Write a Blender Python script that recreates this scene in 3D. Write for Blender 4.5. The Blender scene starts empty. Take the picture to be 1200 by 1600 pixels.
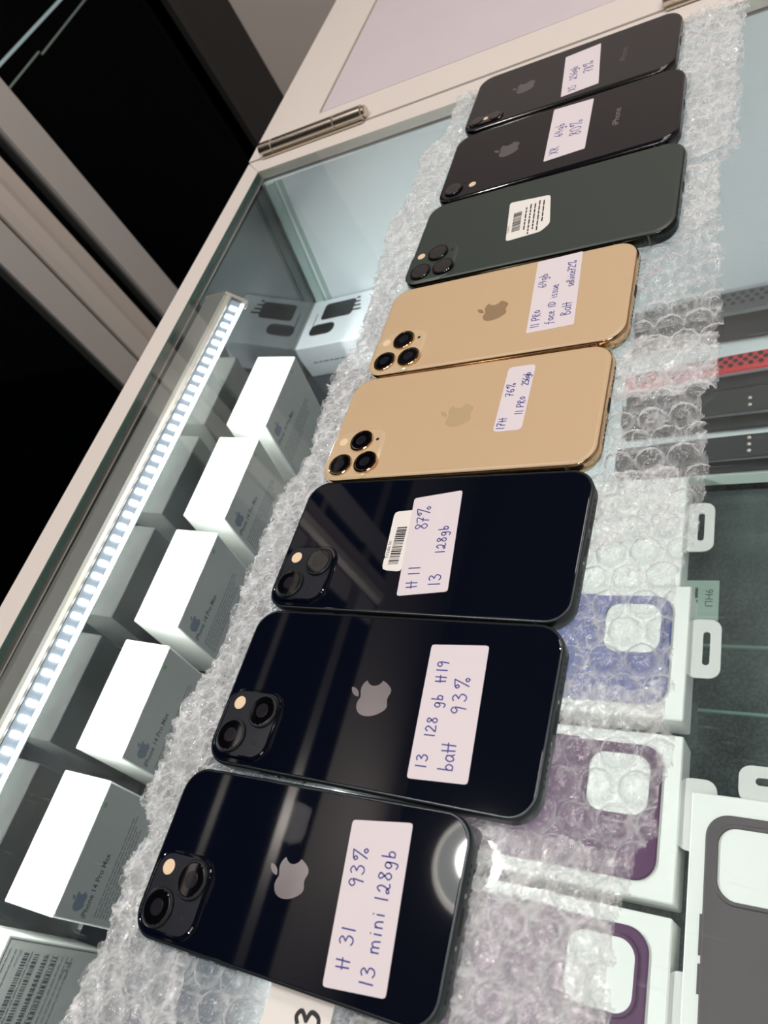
import bpy, bmesh, math, random
import numpy as np
from mathutils import Matrix, Vector
random.seed(7); rng = np.random.default_rng(11)
S = 0.001            # all builders work in millimetres; meshes are linked in metres
SC = bpy.context.scene; COL = SC.collection
PI = math.pi

# ------------------------------------------------------------------ camera
cam = bpy.data.cameras.new('camera'); camo = bpy.data.objects.new('camera', cam); COL.objects.link(camo)
RR = [[0.85561674, 0.25656629, -0.44954836], [-0.04458321, -0.82875078, -0.55783911], [-0.51568627, 0.4973388, -0.6976545]]
M4 = Matrix(((RR[0][0], -RR[1][0], -RR[2][0], 0), (RR[0][1], -RR[1][1], -RR[2][1], 0), (RR[0][2], -RR[1][2], -RR[2][2], 0), (0, 0, 0, 1)))
camo.matrix_world = Matrix.Translation(Vector((175.377, -18.219, 256.432)) * S) @ M4
cam.sensor_fit = 'HORIZONTAL'; cam.sensor_width = 36; cam.lens = 36 * 1185.83 / 1200
cam.clip_start = 0.01; cam.clip_end = 30
cam.dof.use_dof = True; cam.dof.focus_distance = 0.36; cam.dof.aperture_fstop = 22
SC.camera = camo

# ------------------------------------------------------------------ world and exposure
w = bpy.data.worlds.new('night'); SC.world = w; w.use_nodes = True
w.node_tree.nodes['Background'].inputs[0].default_value = (0.02, 0.03, 0.05, 1)
w.node_tree.nodes['Background'].inputs[1].default_value = 0.02
SC.view_settings.view_transform = 'Standard'; SC.view_settings.look = 'None'
SC.view_settings.exposure = 0.0; SC.view_settings.gamma = 1; SC.view_settings.use_curve_mapping = False
SC.cycles.transparent_max_bounces = 24
SC.cycles.max_bounces = 10

def area(name, loc, size, power, color=(1, 1, 1), rot=(0, 0, 0), shape='RECTANGLE'):
    l = bpy.data.lights.new(name, 'AREA'); l.shape = shape; l.size = size[0] * S
    if shape == 'RECTANGLE': l.size_y = size[1] * S
    l.energy = power; l.color = color
    o = bpy.data.objects.new(name, l); COL.objects.link(o)
    o.location = Vector(loc) * S; o.rotation_euler = rot
    return o
WARM = (1.0, 0.93, 0.89)
# round ceiling lamp over the outer side; unseen panels added for fill and glints
area('round_lamp_light', (-628, 258, 1645), (110, 110), 8.5, WARM, shape='DISK')
area('added_panel_light', (500, 250, 1680), (500, 500), 6.5, WARM)
area('added_panel_light', (600, -900, 1680), (600, 600), 6.5, WARM)
area('added_panel_light', (350, 1150, 1680), (500, 300), 5, WARM)
# the case's own LED strip, shining down and into the case
area('led_strip_light', (-228, 105, -29), (10, 590), 2.3, (0.98, 1.0, 0.97), (0, math.radians(-28), 0))
# a second strip inside the case, along the shopkeeper's side, outside the frame
area('led_strip_light', (316, 150, -27), (10, 780), 2.3, (0.96, 0.99, 1.0), (0, math.radians(25), 0))

for k, (x, y) in enumerate(((160, -420), (820, 420), (900, -250), (420, -1300), (760, 1000), (250, 900), (1300, 100), (-150, -1100))):  # small unseen lamps, added only to strike glints on the bubble wrap
    area('glint_light', (x, y, 1690), (40, 40), 2.6, WARM, shape='DISK')
# ------------------------------------------------------------------ materials
def mat(name, col=(.5, .5, .5), rough=.5, metal=0, coat=0, spec=.5, emit=None, es=0, bump=0, bscale=50, var=0, vscale=8, trans=0, ior=1.5, coatr=.03):
    m = bpy.data.materials.new(name); m.use_nodes = True
    nt = m.node_tree; b = nt.nodes['Principled BSDF']
    b.inputs['Base Color'].default_value = (*col, 1); b.inputs['Roughness'].default_value = rough
    b.inputs['Metallic'].default_value = metal; b.inputs['Coat Weight'].default_value = coat
    b.inputs['Coat Roughness'].default_value = coatr
    b.inputs['Specular IOR Level'].default_value = spec; b.inputs['IOR'].default_value = ior
    b.inputs['Transmission Weight'].default_value = trans
    if emit: b.inputs['Emission Color'].default_value = (*emit, 1); b.inputs['Emission Strength'].default_value = es
    tc = nt.nodes.new('ShaderNodeTexCoord')
    if var:
        n = nt.nodes.new('ShaderNodeTexNoise'); n.inputs['Scale'].default_value = vscale; n.inputs['Detail'].default_value = 4
        nt.links.new(tc.outputs['Object'], n.inputs['Vector'])
        mx = nt.nodes.new('ShaderNodeMix'); mx.data_type = 'RGBA'
        mx.inputs[6].default_value = (*[c * (1 - var) for c in col], 1); mx.inputs[7].default_value = (*[min(1, c * (1 + var)) for c in col], 1)
        nt.links.new(n.outputs['Fac'], mx.inputs[0]); nt.links.new(mx.outputs[2], b.inputs['Base Color'])
    if bump:
        n = nt.nodes.new('ShaderNodeTexNoise'); n.inputs['Scale'].default_value = bscale; n.inputs['Detail'].default_value = 3
        nt.links.new(tc.outputs['Object'], n.inputs['Vector'])
        bp = nt.nodes.new('ShaderNodeBump'); bp.inputs['Strength'].default_value = bump; bp.inputs['Distance'].default_value = .001
        nt.links.new(n.outputs['Fac'], bp.inputs['Height']); nt.links.new(bp.outputs['Normal'], b.inputs['Normal'])
    return m

def schlick(nt, refl, bumpout=None, front_only=False, f0=.04):
    """reflectance that is the same from both sides of a thin sheet"""
    N = nt.nodes.new; L = nt.links.new
    lw = N('ShaderNodeLayerWeight'); lw.inputs[0].default_value = .5
    if bumpout: L(bumpout, lw.inputs['Normal'])
    p = N('ShaderNodeMath'); p.operation = 'POWER'; p.inputs[1].default_value = 5; L(lw.outputs['Facing'], p.inputs[0])
    a = N('ShaderNodeMath'); a.operation = 'MULTIPLY_ADD'; a.inputs[1].default_value = (1 - f0) * refl; a.inputs[2].default_value = f0 * refl; a.use_clamp = True
    L(p.outputs[0], a.inputs[0]); o = a.outputs[0]
    if front_only:
        g = N('ShaderNodeNewGeometry'); i = N('ShaderNodeMath'); i.operation = 'SUBTRACT'; i.inputs[0].default_value = 1; L(g.outputs['Backfacing'], i.inputs[1])
        m = N('ShaderNodeMath'); m.operation = 'MULTIPLY'; L(o, m.inputs[0]); L(i.outputs[0], m.inputs[1]); o = m.outputs[0]
    return o

def glass_mat(name, tint, refl=1.0, rough=0.0, haze=0.0, hazecol=(.8, .85, .85), slab=False, scratch=0):
    """clear pane: lets light straight through, mirrors by Fresnel, with a little dust"""
    m = bpy.data.materials.new(name); m.use_nodes = True; nt = m.node_tree; nt.nodes.clear()
    N = nt.nodes.new; L = nt.links.new
    out = N('ShaderNodeOutputMaterial'); tr = N('ShaderNodeBsdfTransparent'); tr.inputs[0].default_value = (*tint, 1)
    gl = N('ShaderNodeBsdfGlossy'); gl.inputs['Roughness'].default_value = rough
    mx = N('ShaderNodeMixShader'); L(schlick(nt, refl, None, slab), mx.inputs[0]); L(tr.outputs[0], mx.inputs[1]); L(gl.outputs[0], mx.inputs[2])
    last = mx
    if haze:
        df = N('ShaderNodeBsdfDiffuse'); df.inputs[0].default_value = (*hazecol, 1)
        tc = N('ShaderNodeTexCoord'); n = N('ShaderNodeTexNoise'); n.inputs['Scale'].default_value = 14; n.inputs['Detail'].default_value = 6
        L(tc.outputs['Object'], n.inputs['Vector'])
        mr = N('ShaderNodeMapRange'); mr.inputs[1].default_value = .3; mr.inputs[2].default_value = .75; mr.inputs[3].default_value = 0; mr.inputs[4].default_value = haze
        L(n.outputs['Fac'], mr.inputs[0]); fac = mr.outputs[0]
        if scratch:
            mp = N('ShaderNodeMapping'); mp.inputs['Scale'].default_value = (40, 900, 40); mp.inputs['Rotation'].default_value = (0, 0, .5)
            L(tc.outputs['Object'], mp.inputs[0])
            n2 = N('ShaderNodeTexNoise'); n2.inputs['Scale'].default_value = 1; n2.inputs['Detail'].default_value = 2; L(mp.outputs[0], n2.inputs['Vector'])
            m2 = N('ShaderNodeMapRange'); m2.inputs[1].default_value = .68; m2.inputs[2].default_value = .8; m2.inputs[3].default_value = 0; m2.inputs[4].default_value = scratch
            L(n2.outputs['Fac'], m2.inputs[0]); ad = N('ShaderNodeMath'); ad.operation = 'ADD'; L(mr.outputs[0], ad.inputs[0]); L(m2.outputs[0], ad.inputs[1]); fac = ad.outputs[0]
        m3 = N('ShaderNodeMixShader'); L(fac, m3.inputs[0]); L(mx.outputs[0], m3.inputs[1]); L(df.outputs[0], m3.inputs[2]); last = m3
    L(last.outputs[0], out.inputs[0])
    return m

def film_mat(name, milk, rough=.1, refl=2.2, bump=.5, bscale=700):
    """crinkled polythene: clear, glinting, slightly milky"""
    m = bpy.data.materials.new(name); m.use_nodes = True; nt = m.node_tree; nt.nodes.clear()
    N = nt.nodes.new; L = nt.links.new
    out = N('ShaderNodeOutputMaterial'); tr = N('ShaderNodeBsdfTransparent'); tr.inputs[0].default_value = (.97, .98, .98, 1)
    gl = N('ShaderNodeBsdfGlossy'); gl.inputs['Roughness'].default_value = rough
    tc = N('ShaderNodeTexCoord'); n = N('ShaderNodeTexNoise'); n.inputs['Scale'].default_value = bscale; n.inputs['Detail'].default_value = 4; n.inputs['Distortion'].default_value = 1.2
    L(tc.outputs['Object'], n.inputs['Vector'])
    bp = N('ShaderNodeBump'); bp.inputs['Strength'].default_value = bump; bp.inputs['Distance'].default_value = .0012
    L(n.outputs['Fac'], bp.inputs['Height'])
    L(bp.outputs[0], gl.inputs['Normal'])
    mx = N('ShaderNodeMixShader'); L(schlick(nt, refl, bp.outputs[0]), mx.inputs[0]); L(tr.outputs[0], mx.inputs[1]); L(gl.outputs[0], mx.inputs[2])
    df = N('ShaderNodeBsdfDiffuse'); df.inputs[0].default_value = (.97, .98, .99, 1); L(bp.outputs[0], df.inputs['Normal'])
    tl = N('ShaderNodeBsdfTranslucent'); tl.inputs[0].default_value = (.97, .98, .99, 1); L(bp.outputs[0], tl.inputs['Normal'])
    ms = N('ShaderNodeMixShader'); ms.inputs[0].default_value = .5; L(df.outputs[0], ms.inputs[1]); L(tl.outputs[0], ms.inputs[2])
    lw = N('ShaderNodeLayerWeight'); lw.inputs[0].default_value = .35; L(bp.outputs[0], lw.inputs['Normal'])
    mr = N('ShaderNodeMapRange'); mr.inputs[1].default_value = 0; mr.inputs[2].default_value = 1; mr.inputs[3].default_value = milk * .55; mr.inputs[4].default_value = min(1, milk * 6)
    pw = N('ShaderNodeMath'); pw.operation = 'POWER'; pw.inputs[1].default_value = 2.2; L(lw.outputs['Facing'], pw.inputs[0]); L(pw.outputs[0], mr.inputs[0])
    at = N('ShaderNodeAttribute'); at.attribute_name = 'seam'      # film made whiter along welded rims and fold lines
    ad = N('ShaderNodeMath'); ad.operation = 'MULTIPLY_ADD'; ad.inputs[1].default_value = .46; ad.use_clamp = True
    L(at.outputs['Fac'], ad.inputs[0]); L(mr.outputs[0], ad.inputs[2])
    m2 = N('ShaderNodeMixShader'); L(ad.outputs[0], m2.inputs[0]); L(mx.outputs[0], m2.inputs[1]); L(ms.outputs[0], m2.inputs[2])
    L(m2.outputs[0], out.inputs[0])
    return m

def speckle_mat(name, c1, c2, scale):
    m = mat(name, c1, .95, spec=.1); nt = m.node_tree; b = nt.nodes['Principled BSDF']
    tc = nt.nodes.new('ShaderNodeTexCoord'); n = nt.nodes.new('ShaderNodeTexNoise'); n.inputs['Scale'].default_value = scale; n.inputs['Detail'].default_value = 2
    nt.links.new(tc.outputs['Object'], n.inputs['Vector'])
    r = nt.nodes.new('ShaderNodeValToRGB'); r.color_ramp.elements[0].position = .42; r.color_ramp.elements[1].position = .62
    r.color_ramp.elements[0].color = (*c1, 1); r.color_ramp.elements[1].color = (*c2, 1)
    nt.links.new(n.outputs['Fac'], r.inputs[0]); nt.links.new(r.outputs[0], b.inputs['Base Color'])
    return m

MT = dict(
    cream=mat('cream_laminate', (.69, .635, .59), .38, var=.03, vscale=6),
    lilac=mat('panel_film', (.60, .55, .58), .3, var=.04, vscale=20, bump=.05, bscale=30),
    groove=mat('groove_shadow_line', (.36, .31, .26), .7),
    wall=mat('beige_wall', (.62, .56, .52), .8, var=.05, vscale=1.5),
    ceil=mat('ceiling_grey', (.15, .147, .15), .9),
    soffit=mat('soffit_paint', (.36, .33, .30), .8),
    floor=mat('floor_tile_grey', (.05, .05, .055), .5),
    alu=mat('brushed_aluminium', (.42, .40, .38), .42, metal=.7, bump=.1, bscale=120),
    stile=mat('stile_aluminium', (.62, .60, .58), .45, metal=.3),
    stile_lt=mat('stile_aluminium_pale', (.78, .72, .66), .4, metal=.3),
    alu_lt=mat('polished_aluminium', (.62, .56, .50), .3, metal=.7),
    jamb=mat('black_jamb', (.02, .021, .021), .5),
    steel=mat('hinge_steel', (.62, .56, .48), .25, metal=1),
    glass=glass_mat('counter_glass', (.96, .99, .985), 1.6, slab=True, haze=.03, scratch=.10),
    pane=glass_mat('front_pane_glass', (.35, .45, .44), 3.2, haze=.03, hazecol=(.4, .52, .6), scratch=.04),
    shelfglass=glass_mat('shelf_glass', (.80, .90, .88), 1.2, slab=True, haze=.12, hazecol=(.55, .66, .65)),
    winglass=glass_mat('window_glass', (.6, .62, .62), .12),
    edge=mat('glass_edge_green', (.04, .085, .07), .25, coat=.2),
    edge_lt=mat('glass_edge_pale', (.62, .72, .66), .3),
    endwall=mat('end_wall_white', (.74, .81, .85), .35, var=.03, vscale=5),
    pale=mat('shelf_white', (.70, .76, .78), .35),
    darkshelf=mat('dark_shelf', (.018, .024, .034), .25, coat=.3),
    carpet=speckle_mat('charcoal_carpet', (.045, .055, .062), (.13, .155, .165), 420),
    seal=mat('corner_silicone', (.40, .52, .49), .3, coat=.4),
    led=mat('led_chip', (.9, .95, 1), .4, emit=(.92, .98, 1), es=3.5),
    ledbase=mat('led_tape', (.34, .40, .50), .35, emit=(.8, .9, 1), es=.06),
    diffuser=mat('led_clear_cover', (.75, .82, .86), .2),
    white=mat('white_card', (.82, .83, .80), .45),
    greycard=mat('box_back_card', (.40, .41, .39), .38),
    bluewhite=mat('small_box_card', (.80, .84, .90), .4),
    ink=mat('grey_print', (.06, .065, .07), .6),
    ink_lt=mat('pale_print', (.15, .155, .16), .6),
    inkblue=mat('blue_grey_print', (.14, .18, .24), .5),
    green=mat('green_dot', (.12, .40, .12), .5),
    black=mat('black_print', (.012, .012, .014), .35),
    pen=mat('blue_ballpoint', (.03, .03, .24), .5),
    marker=mat('black_marker', (.01, .01, .012), .5),
    sticker=mat('sticker_paper', (.67, .615, .65), .6, var=.02, vscale=60),
    sticker_w=mat('printed_sticker', (.76, .74, .70), .5),
    navy=mat('midnight_glass', (.002, .0032, .008), .03, ior=1.5, spec=.38),
    navyrim=mat('midnight_aluminium', (.045, .052, .058), .3, metal=.85),
    navybump=mat('midnight_matte_glass', (.010, .012, .018), .28),
    grey=mat('space_grey_glass', (.020, .019, .021), .12, spec=.42),
    greyrim=mat('space_grey_steel', (.06, .06, .065), .15, metal=1),
    xrblack=mat('black_glass', (.006, .006, .009), .04, spec=.5),
    greenp=mat('midnight_green_frosted_glass', (.030, .042, .037), .42, spec=.5),
    greenrim=mat('dark_green_steel', (.045, .055, .055), .12, metal=1),
    gold=mat('frosted_gold_glass', (.53, .385, .235), .38, spec=.45),
    goldb=mat('gold_bump_glass', (.56, .43, .27), .12),
    goldrim=mat('polished_gold_steel', (.72, .50, .30), .10, metal=1),
    lens=mat('lens_black', (.002, .002, .003), .02, coat=1),
    lensin=mat('lens_inner', (.012, .012, .016), .12, coat=.5),
    flash=mat('flash_amber', (.80, .62, .42), .25, bump=.4, bscale=1500),
    logo_g=mat('logo_silver', (.30, .28, .30), .12, metal=.6),
    logo_d=mat('logo_dark_silver', (.17, .16, .175), .15, metal=.6),
    logo_gold=mat('logo_gold', (.72, .54, .33), .16, metal=.4),
    logo_gold2=mat('logo_gold_dull', (.46, .32, .19), .2, metal=.5),
    screen=mat('screen_glass', (.004, .004, .005), .05),
    port=mat('port_dark', (.002, .002, .002), .6),
    antenna=mat('antenna_line', (.10, .11, .12), .5),
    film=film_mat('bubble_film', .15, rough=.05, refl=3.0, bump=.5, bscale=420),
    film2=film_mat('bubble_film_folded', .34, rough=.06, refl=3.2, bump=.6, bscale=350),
    strap_d=mat('dark_rubber', (.022, .023, .024), .5),
    strap_g=mat('grey_rubber', (.075, .085, .09), .55),
    strap_r=mat('red_rubber', (.52, .035, .045), .45),
    hole=mat('strap_hole', (.02, .022, .024), .7),
    purple=mat('purple_silicone', (.085, .022, .085), .45),
    blue=mat('blue_silicone', (.10, .12, .30), .45),
    taupe=mat('taupe_silicone', (.085, .072, .078), .42),
    clearc=mat('pale_clear_plastic', (.62, .70, .68), .25),
    tab=mat('hang_tab_plastic', (.62, .62, .60), .35),
    pricec=mat('price_card', (.38, .52, .46), .5),
    tube=mat('reflection_glow', (1, 1, 1), .4, emit=(.72, .86, .86), es=.9),
    tube2=mat('reflection_glow_dim', (1, 1, 1), .4, emit=(.55, .62, .50), es=.45),
    lamp=mat('lamp_face', (1, 1, 1), .4, emit=(.95, 1, .96), es=5),
    lamprim=mat('lamp_rim', (.7, .7, .66), .4, emit=(1, .93, .84), es=9),
)

# ------------------------------------------------------------------ mesh helpers
def link(name, verts, faces, m, parent=None, smooth=False, loc=None):
    me = bpy.data.meshes.new(name)
    me.from_pydata([(v[0] * S, v[1] * S, v[2] * S) for v in verts], [], faces)
    bm = bmesh.new(); bm.from_mesh(me); bmesh.ops.recalc_face_normals(bm, faces=bm.faces); bm.to_mesh(me); bm.free()
    me.materials.append(m)
    if smooth:
        for p in me.polygons: p.use_smooth = True
        me.set_sharp_from_angle(angle=math.radians(38))
        for p in me.polygons:
            if len(p.vertices) > 4: p.use_smooth = False      # large caps stay optically flat
    o = bpy.data.objects.new(name, me); COL.objects.link(o)
    if parent: o.parent = parent
    if loc: o.location = Vector(loc) * S
    return o
class MB:
    def __init__(s): s.v = []; s.f = []
    def add(s, vs, fs, mtx=None):
        n = len(s.v)
        if mtx is not None: vs = [tuple(mtx @ Vector(v)) for v in vs]
        s.v += [tuple(v) for v in vs]; s.f += [[i + n for i in f] for f in fs]; return s
    def box(s, x0, x1, y0, y1, z0, z1, mtx=None):
        v = [(x0, y0, z0), (x1, y0, z0), (x1, y1, z0), (x0, y1, z0), (x0, y0, z1), (x1, y0, z1), (x1, y1, z1), (x0, y1, z1)]
        return s.add(v, [[0, 3, 2, 1], [4, 5, 6, 7], [0, 1, 5, 4], [1, 2, 6, 5], [2, 3, 7, 6], [3, 0, 4, 7]], mtx)
    def prism(s, pts, z0, z1, mtx=None):
        n = len(pts); v = [(x, y, z0) for x, y in pts] + [(x, y, z1) for x, y in pts]
        f = [list(range(n))[::-1], list(range(n, 2 * n))] + [[i, (i + 1) % n, n + (i + 1) % n, n + i] for i in range(n)]
        return s.add(v, f, mtx)
    def loops(s, ls, cap0=True, cap1=True, mtx=None):
        n = len(ls[0]); v = [p for l in ls for p in l]; f = []
        for k in range(len(ls) - 1):
            for i in range(n): f.append([k * n + i, k * n + (i + 1) % n, (k + 1) * n + (i + 1) % n, (k + 1) * n + i])
        if cap0: f.append(list(range(n))[::-1])
        if cap1: f.append(list(range((len(ls) - 1) * n, len(ls) * n)))
        return s.add(v, f, mtx)
    def lathe(s, cx, cy, prof, seg=40, mtx=None):
        return s.loops([[(cx + r * math.cos(2 * PI * i / seg), cy + r * math.sin(2 * PI * i / seg), z) for i in range(seg)] for r, z in prof], mtx=mtx)
    def build(s, name, m, parent=None, smooth=False, loc=None): return link(name, s.v, s.f, m, parent, smooth, loc)

def rrect(cx, cy, w, h, r, seg=8, p=1.0):
    pts = []; r = max(.01, min(r, w / 2 - .01, h / 2 - .01))
    for k, (sx, sy) in enumerate(((1, 1), (-1, 1), (-1, -1), (1, -1))):
        for i in range(seg + 1):
            a = (k + i / seg) * PI / 2
            pts.append((cx + sx * (w / 2 - r) + r * math.cos(a), cy + sy * (h / 2 - r) + r * math.sin(a)))
    return pts
def rl(cx, cy, w, h, r, z, inset=0, seg=8):
    return [(x, y, z) for x, y in rrect(cx, cy, w - 2 * inset, h - 2 * inset, r - inset, seg)]

def tag(o, label=None, cat=None, group=None, kind=None):
    if label: o['label'] = label
    if cat: o['category'] = cat
    if group: o['group'] = group
    if kind: o['kind'] = kind
    return o
def thing(name, label, cat, loc=(0, 0, 0), rz=0, group=None, rot=None):
    o = bpy.data.objects.new(name, None); COL.objects.link(o); o.empty_display_size = .01
    o.location = Vector(loc) * S; o.rotation_euler = rot if rot else (0, 0, rz)
    return tag(o, label, cat, group)
def copy_tree(o, parent=None):
    c = o.copy(); COL.objects.link(c); c.parent = parent
    for ch in [q for q in bpy.data.objects if q.parent == o]: copy_tree(ch, c)
    return c

# ---- printed text (built-in font turned into a mesh); returned in mm, origin at left baseline
def text_geo(s, size, bold=0):
    cu = bpy.data.curves.new('t', 'FONT'); cu.body = s; cu.size = size; cu.resolution_u = 3; cu.offset = bold
    o = bpy.data.objects.new('t', cu); COL.objects.link(o)
    dg = bpy.context.evaluated_depsgraph_get(); me = bpy.data.meshes.new_from_object(o.evaluated_get(dg))
    v = [tuple(x.co) for x in me.vertices]; f = [list(p.vertices) for p in me.polygons]
    bpy.data.objects.remove(o); bpy.data.curves.remove(cu); bpy.data.meshes.remove(me)
    return v, f
def frame_uv(origin, u, v):
    """matrix taking (u, v, w) text coordinates onto a plane through origin"""
    u = Vector(u).normalized(); v = Vector(v).normalized(); n = u.cross(v)
    return Matrix(((u.x, v.x, n.x, origin[0]), (u.y, v.y, n.y, origin[1]), (u.z, v.z, n.z, origin[2]), (0, 0, 0, 1)))

# ---- handwriting: strokes on a unit grid (baseline 0, cap height 1)
G = {
 '0': (.55, ['.3,1 .05,.75 .05,.25 .3,0 .5,.25 .5,.75 .3,1 .22,.95']),
 '1': (.22, ['.12,1 .1,.5 .08,0']),
 '2': (.55, ['.05,.8 .25,1 .48,.8 .35,.5 .05,.08 .1,0 .55,.05']),
 '2b': (.62, ['.12,.75 .35,1 .5,.7 .35,.25 .12,.05 .05,.2 .25,.28 .42,.05 .62,.1']),
 '3': (.5, ['.05,.9 .25,1 .45,.82 .2,.55', '.2,.55 .5,.4 .42,.08 .2,0 .02,.12']),
 '4': (.5, ['.18,1 .05,.5 .45,.45', '.42,.9 .36,0']),
 '5': (.5, ['.15,1 .1,.6 .35,.6 .45,.3 .25,0 .03,.05', '.15,1 .5,1']),
 '6': (.5, ['.4,1 .1,.55 .08,.15 .28,0 .48,.2 .35,.45 .1,.3']),
 '7': (.5, ['.02,.95 .48,1 .25,.5 .15,0', '.1,.5 .42,.52']),
 '8': (.52, ['.45,.88 .25,1 .1,.82 .28,.55 .48,.25 .28,0 .06,.2 .25,.5 .45,.78 .43,.92']),
 '9': (.5, ['.45,.85 .25,1 .05,.75 .22,.55 .45,.75 .42,.4 .35,-.05']),
 '%': (.85, ['.2,1 .08,.85 .2,.7 .32,.85 .2,1 .7,1.1', '.7,1.1 .45,.5 .22,-.02', '.68,.3 .55,.15 .68,0 .8,.15 .68,.3']),
 'H': (.62, ['.1,.95 .12,0', '.5,1 .45,0', '.0,.5 .62,.55']),
 'g': (.5, ['.42,.55 .2,.62 .05,.35 .2,.12 .4,.3 .43,.55 .42,.0 .3,-.35 .05,-.25']),
 'b': (.45, ['.1,1.05 .08,.5 .06,.0', '.06,.3 .25,.5 .42,.3 .3,.02 .06,.04']),
 'm': (.78, ['.05,.55 .05,0', '.05,.4 .2,.58 .33,.45 .35,.02', '.35,.4 .52,.58 .66,.42 .7,0']),
 'n': (.48, ['.05,.55 .05,0', '.05,.38 .22,.58 .38,.42 .42,0']),
 'i': (.18, ['.08,.55 .07,0', '.1,.8 .1,.84']),
 'a': (.48, ['.4,.5 .2,.58 .04,.3 .16,.02 .38,.2 .42,.52', '.42,.55 .42,.15 .5,.02']),
 't': (.36, ['.2,1 .15,.3 .2,.0', '.0,.62 .36,.66']),
 'p': (.5, ['.08,.9 .05,.0', '.08,.85 .35,1 .48,.72 .3,.45 .08,.45']),
 'r': (.48, ['.06,.9 .05,0', '.06,.85 .3,.98 .4,.72 .1,.5 .45,.0']),
 'o': (.42, ['.22,.75 .04,.45 .2,.1 .4,.4 .22,.75']),
 'f': (.4, ['.38,1 .2,.9 .15,.4 .1,-.2', '.0,.5 .34,.52']),
 'c': (.38, ['.36,.5 .18,.6 .04,.3 .18,.02 .38,.1']),
 'e': (.4, ['.05,.3 .34,.38 .2,.6 .04,.3 .18,.0 .38,.1']),
 'I': (.2, ['.1,.9 .08,0']),
 'D': (.5, ['.08,.9 .06,0', '.02,.9 .4,.8 .46,.3 .06,0']),
 's': (.36, ['.32,.55 .14,.6 .08,.42 .3,.25 .22,.02 .02,.06']),
 'u': (.46, ['.05,.55 .06,.1 .25,.02 .4,.2 .42,.55', '.42,.55 .44,.0']),
 'v': (.4, ['.03,.55 .18,.02 .38,.58']),
 'B': (.52, ['.08,1 .05,0', '.08,1 .4,.85 .1,.55', '.1,.55 .5,.3 .3,.02 .05,.02']),
 'X': (.55, ['.05,1 .5,0', '.5,1 .02,0']),
 'R': (.55, ['.08,1 .05,0', '.08,.95 .42,.85 .35,.55 .08,.5', '.15,.5 .55,0']),
 'S': (.48, ['.44,.9 .2,1 .08,.75 .4,.4 .3,.02 .02,.08']),
}
def catmull(p, n=5):
    if len(p) < 3: return p
    q = [p[0]] + p + [p[-1]]; o = []
    for i in range(1, len(q) - 2):
        for k in range(n):
            t = k / n; a, b, c, d = q[i - 1], q[i], q[i + 1], q[i + 2]
            o.append(tuple(.5 * (2 * b[j] + (c[j] - a[j]) * t + (2 * a[j] - 5 * b[j] + 4 * c[j] - d[j]) * t * t + (3 * b[j] - a[j] - 3 * c[j] + d[j]) * t ** 3) for j in (0, 1)))
    return o + [p[-1]]
def ribbon(mb, pts, wd, z, th=.03, mtx=None):
    """one pen stroke as a single mitred strip"""
    P_ = [Vector(p) for p in pts]; P_ = [p for i, p in enumerate(P_) if i == 0 or (p - P_[i - 1]).length > 1e-4]; n = len(P_)
    if n < 2: return
    L_, R_ = [], []
    for i in range(n):
        d = (P_[min(i + 1, n - 1)] - P_[max(i - 1, 0)])
        if d.length < 1e-6: d = Vector((1, 0))
        d.normalize(); nn = Vector((-d.y, d.x)) * wd / 2; e = d * wd * .3 * (-1 if i == 0 else 1 if i == n - 1 else 0)
        L_.append(P_[i] + nn + e); R_.append(P_[i] - nn + e)
    v = [(p.x, p.y, z + th) for p in L_] + [(p.x, p.y, z + th) for p in R_] + [(p.x, p.y, z) for p in L_] + [(p.x, p.y, z) for p in R_]
    f = []
    for i in range(n - 1):
        f += [[i, n + i, n + i + 1, i + 1], [2 * n + i, 2 * n + i + 1, i + 1, i], [n + i, 3 * n + i, 3 * n + i + 1, n + i + 1]]
    f += [[0, 2 * n, 3 * n, n], [n - 1, 2 * n - 1, 4 * n - 1, 3 * n - 1]]
    mb.add(v, f, mtx)
def tokens(s):
    o = []; i = 0
    while i < len(s):
        if s[i] == '~': o.append(s[i + 1] + 'b'); i += 2
        else: o.append(s[i]); i += 1
    return o
def handwrite(mb, s, u0, v0, h, mtx, wd=.5, gap=.17, space=.45, z=.02, slope=0, ws=1.0):
    u = u0; r = random.Random(s)
    for ch in tokens(s):
        if ch == ' ': u += space * h; continue
        wdt, st = G[ch]; dv = r.uniform(-.04, .04) * h
        for k in st:
            p = [tuple(float(c) for c in q.split(',')) for q in k.split()]
            p = catmull(p)
            ribbon.k = (getattr(ribbon, 'k', 0) + 1) % 9
            ribbon(mb, [(u + a * h * ws, v0 + dv + b * h + (u + a * h - u0) * slope) for a, b in p], wd, z, .02 + .004 * ribbon.k, mtx=mtx)
        u += (wdt * ws + gap) * h
    return u
def barcode(mb, u0, u1, v0, v1, n, mtx, seed=1, z=.02):
    r = random.Random(seed); u = u0; st = (u1 - u0) / n
    while u < u1:
        wdt = st * r.choice((.35, .5, .8, 1.1)); mb.box(u, min(u + wdt, u1), v0, v1, z, z + .03, mtx); u += wdt + st * r.choice((.35, .6, .8))
def fakelines(mb, u0, u1, v, h, seed, mtx, z=.02):
    r = random.Random(seed); u = u0
    while u < u1 - h:
        wl = h * r.uniform(1.2, 4.2); e = min(u + wl, u1); mb.box(u, e, v, v + h * .62, z, z + .03, mtx); u = e + h * .55

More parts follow.
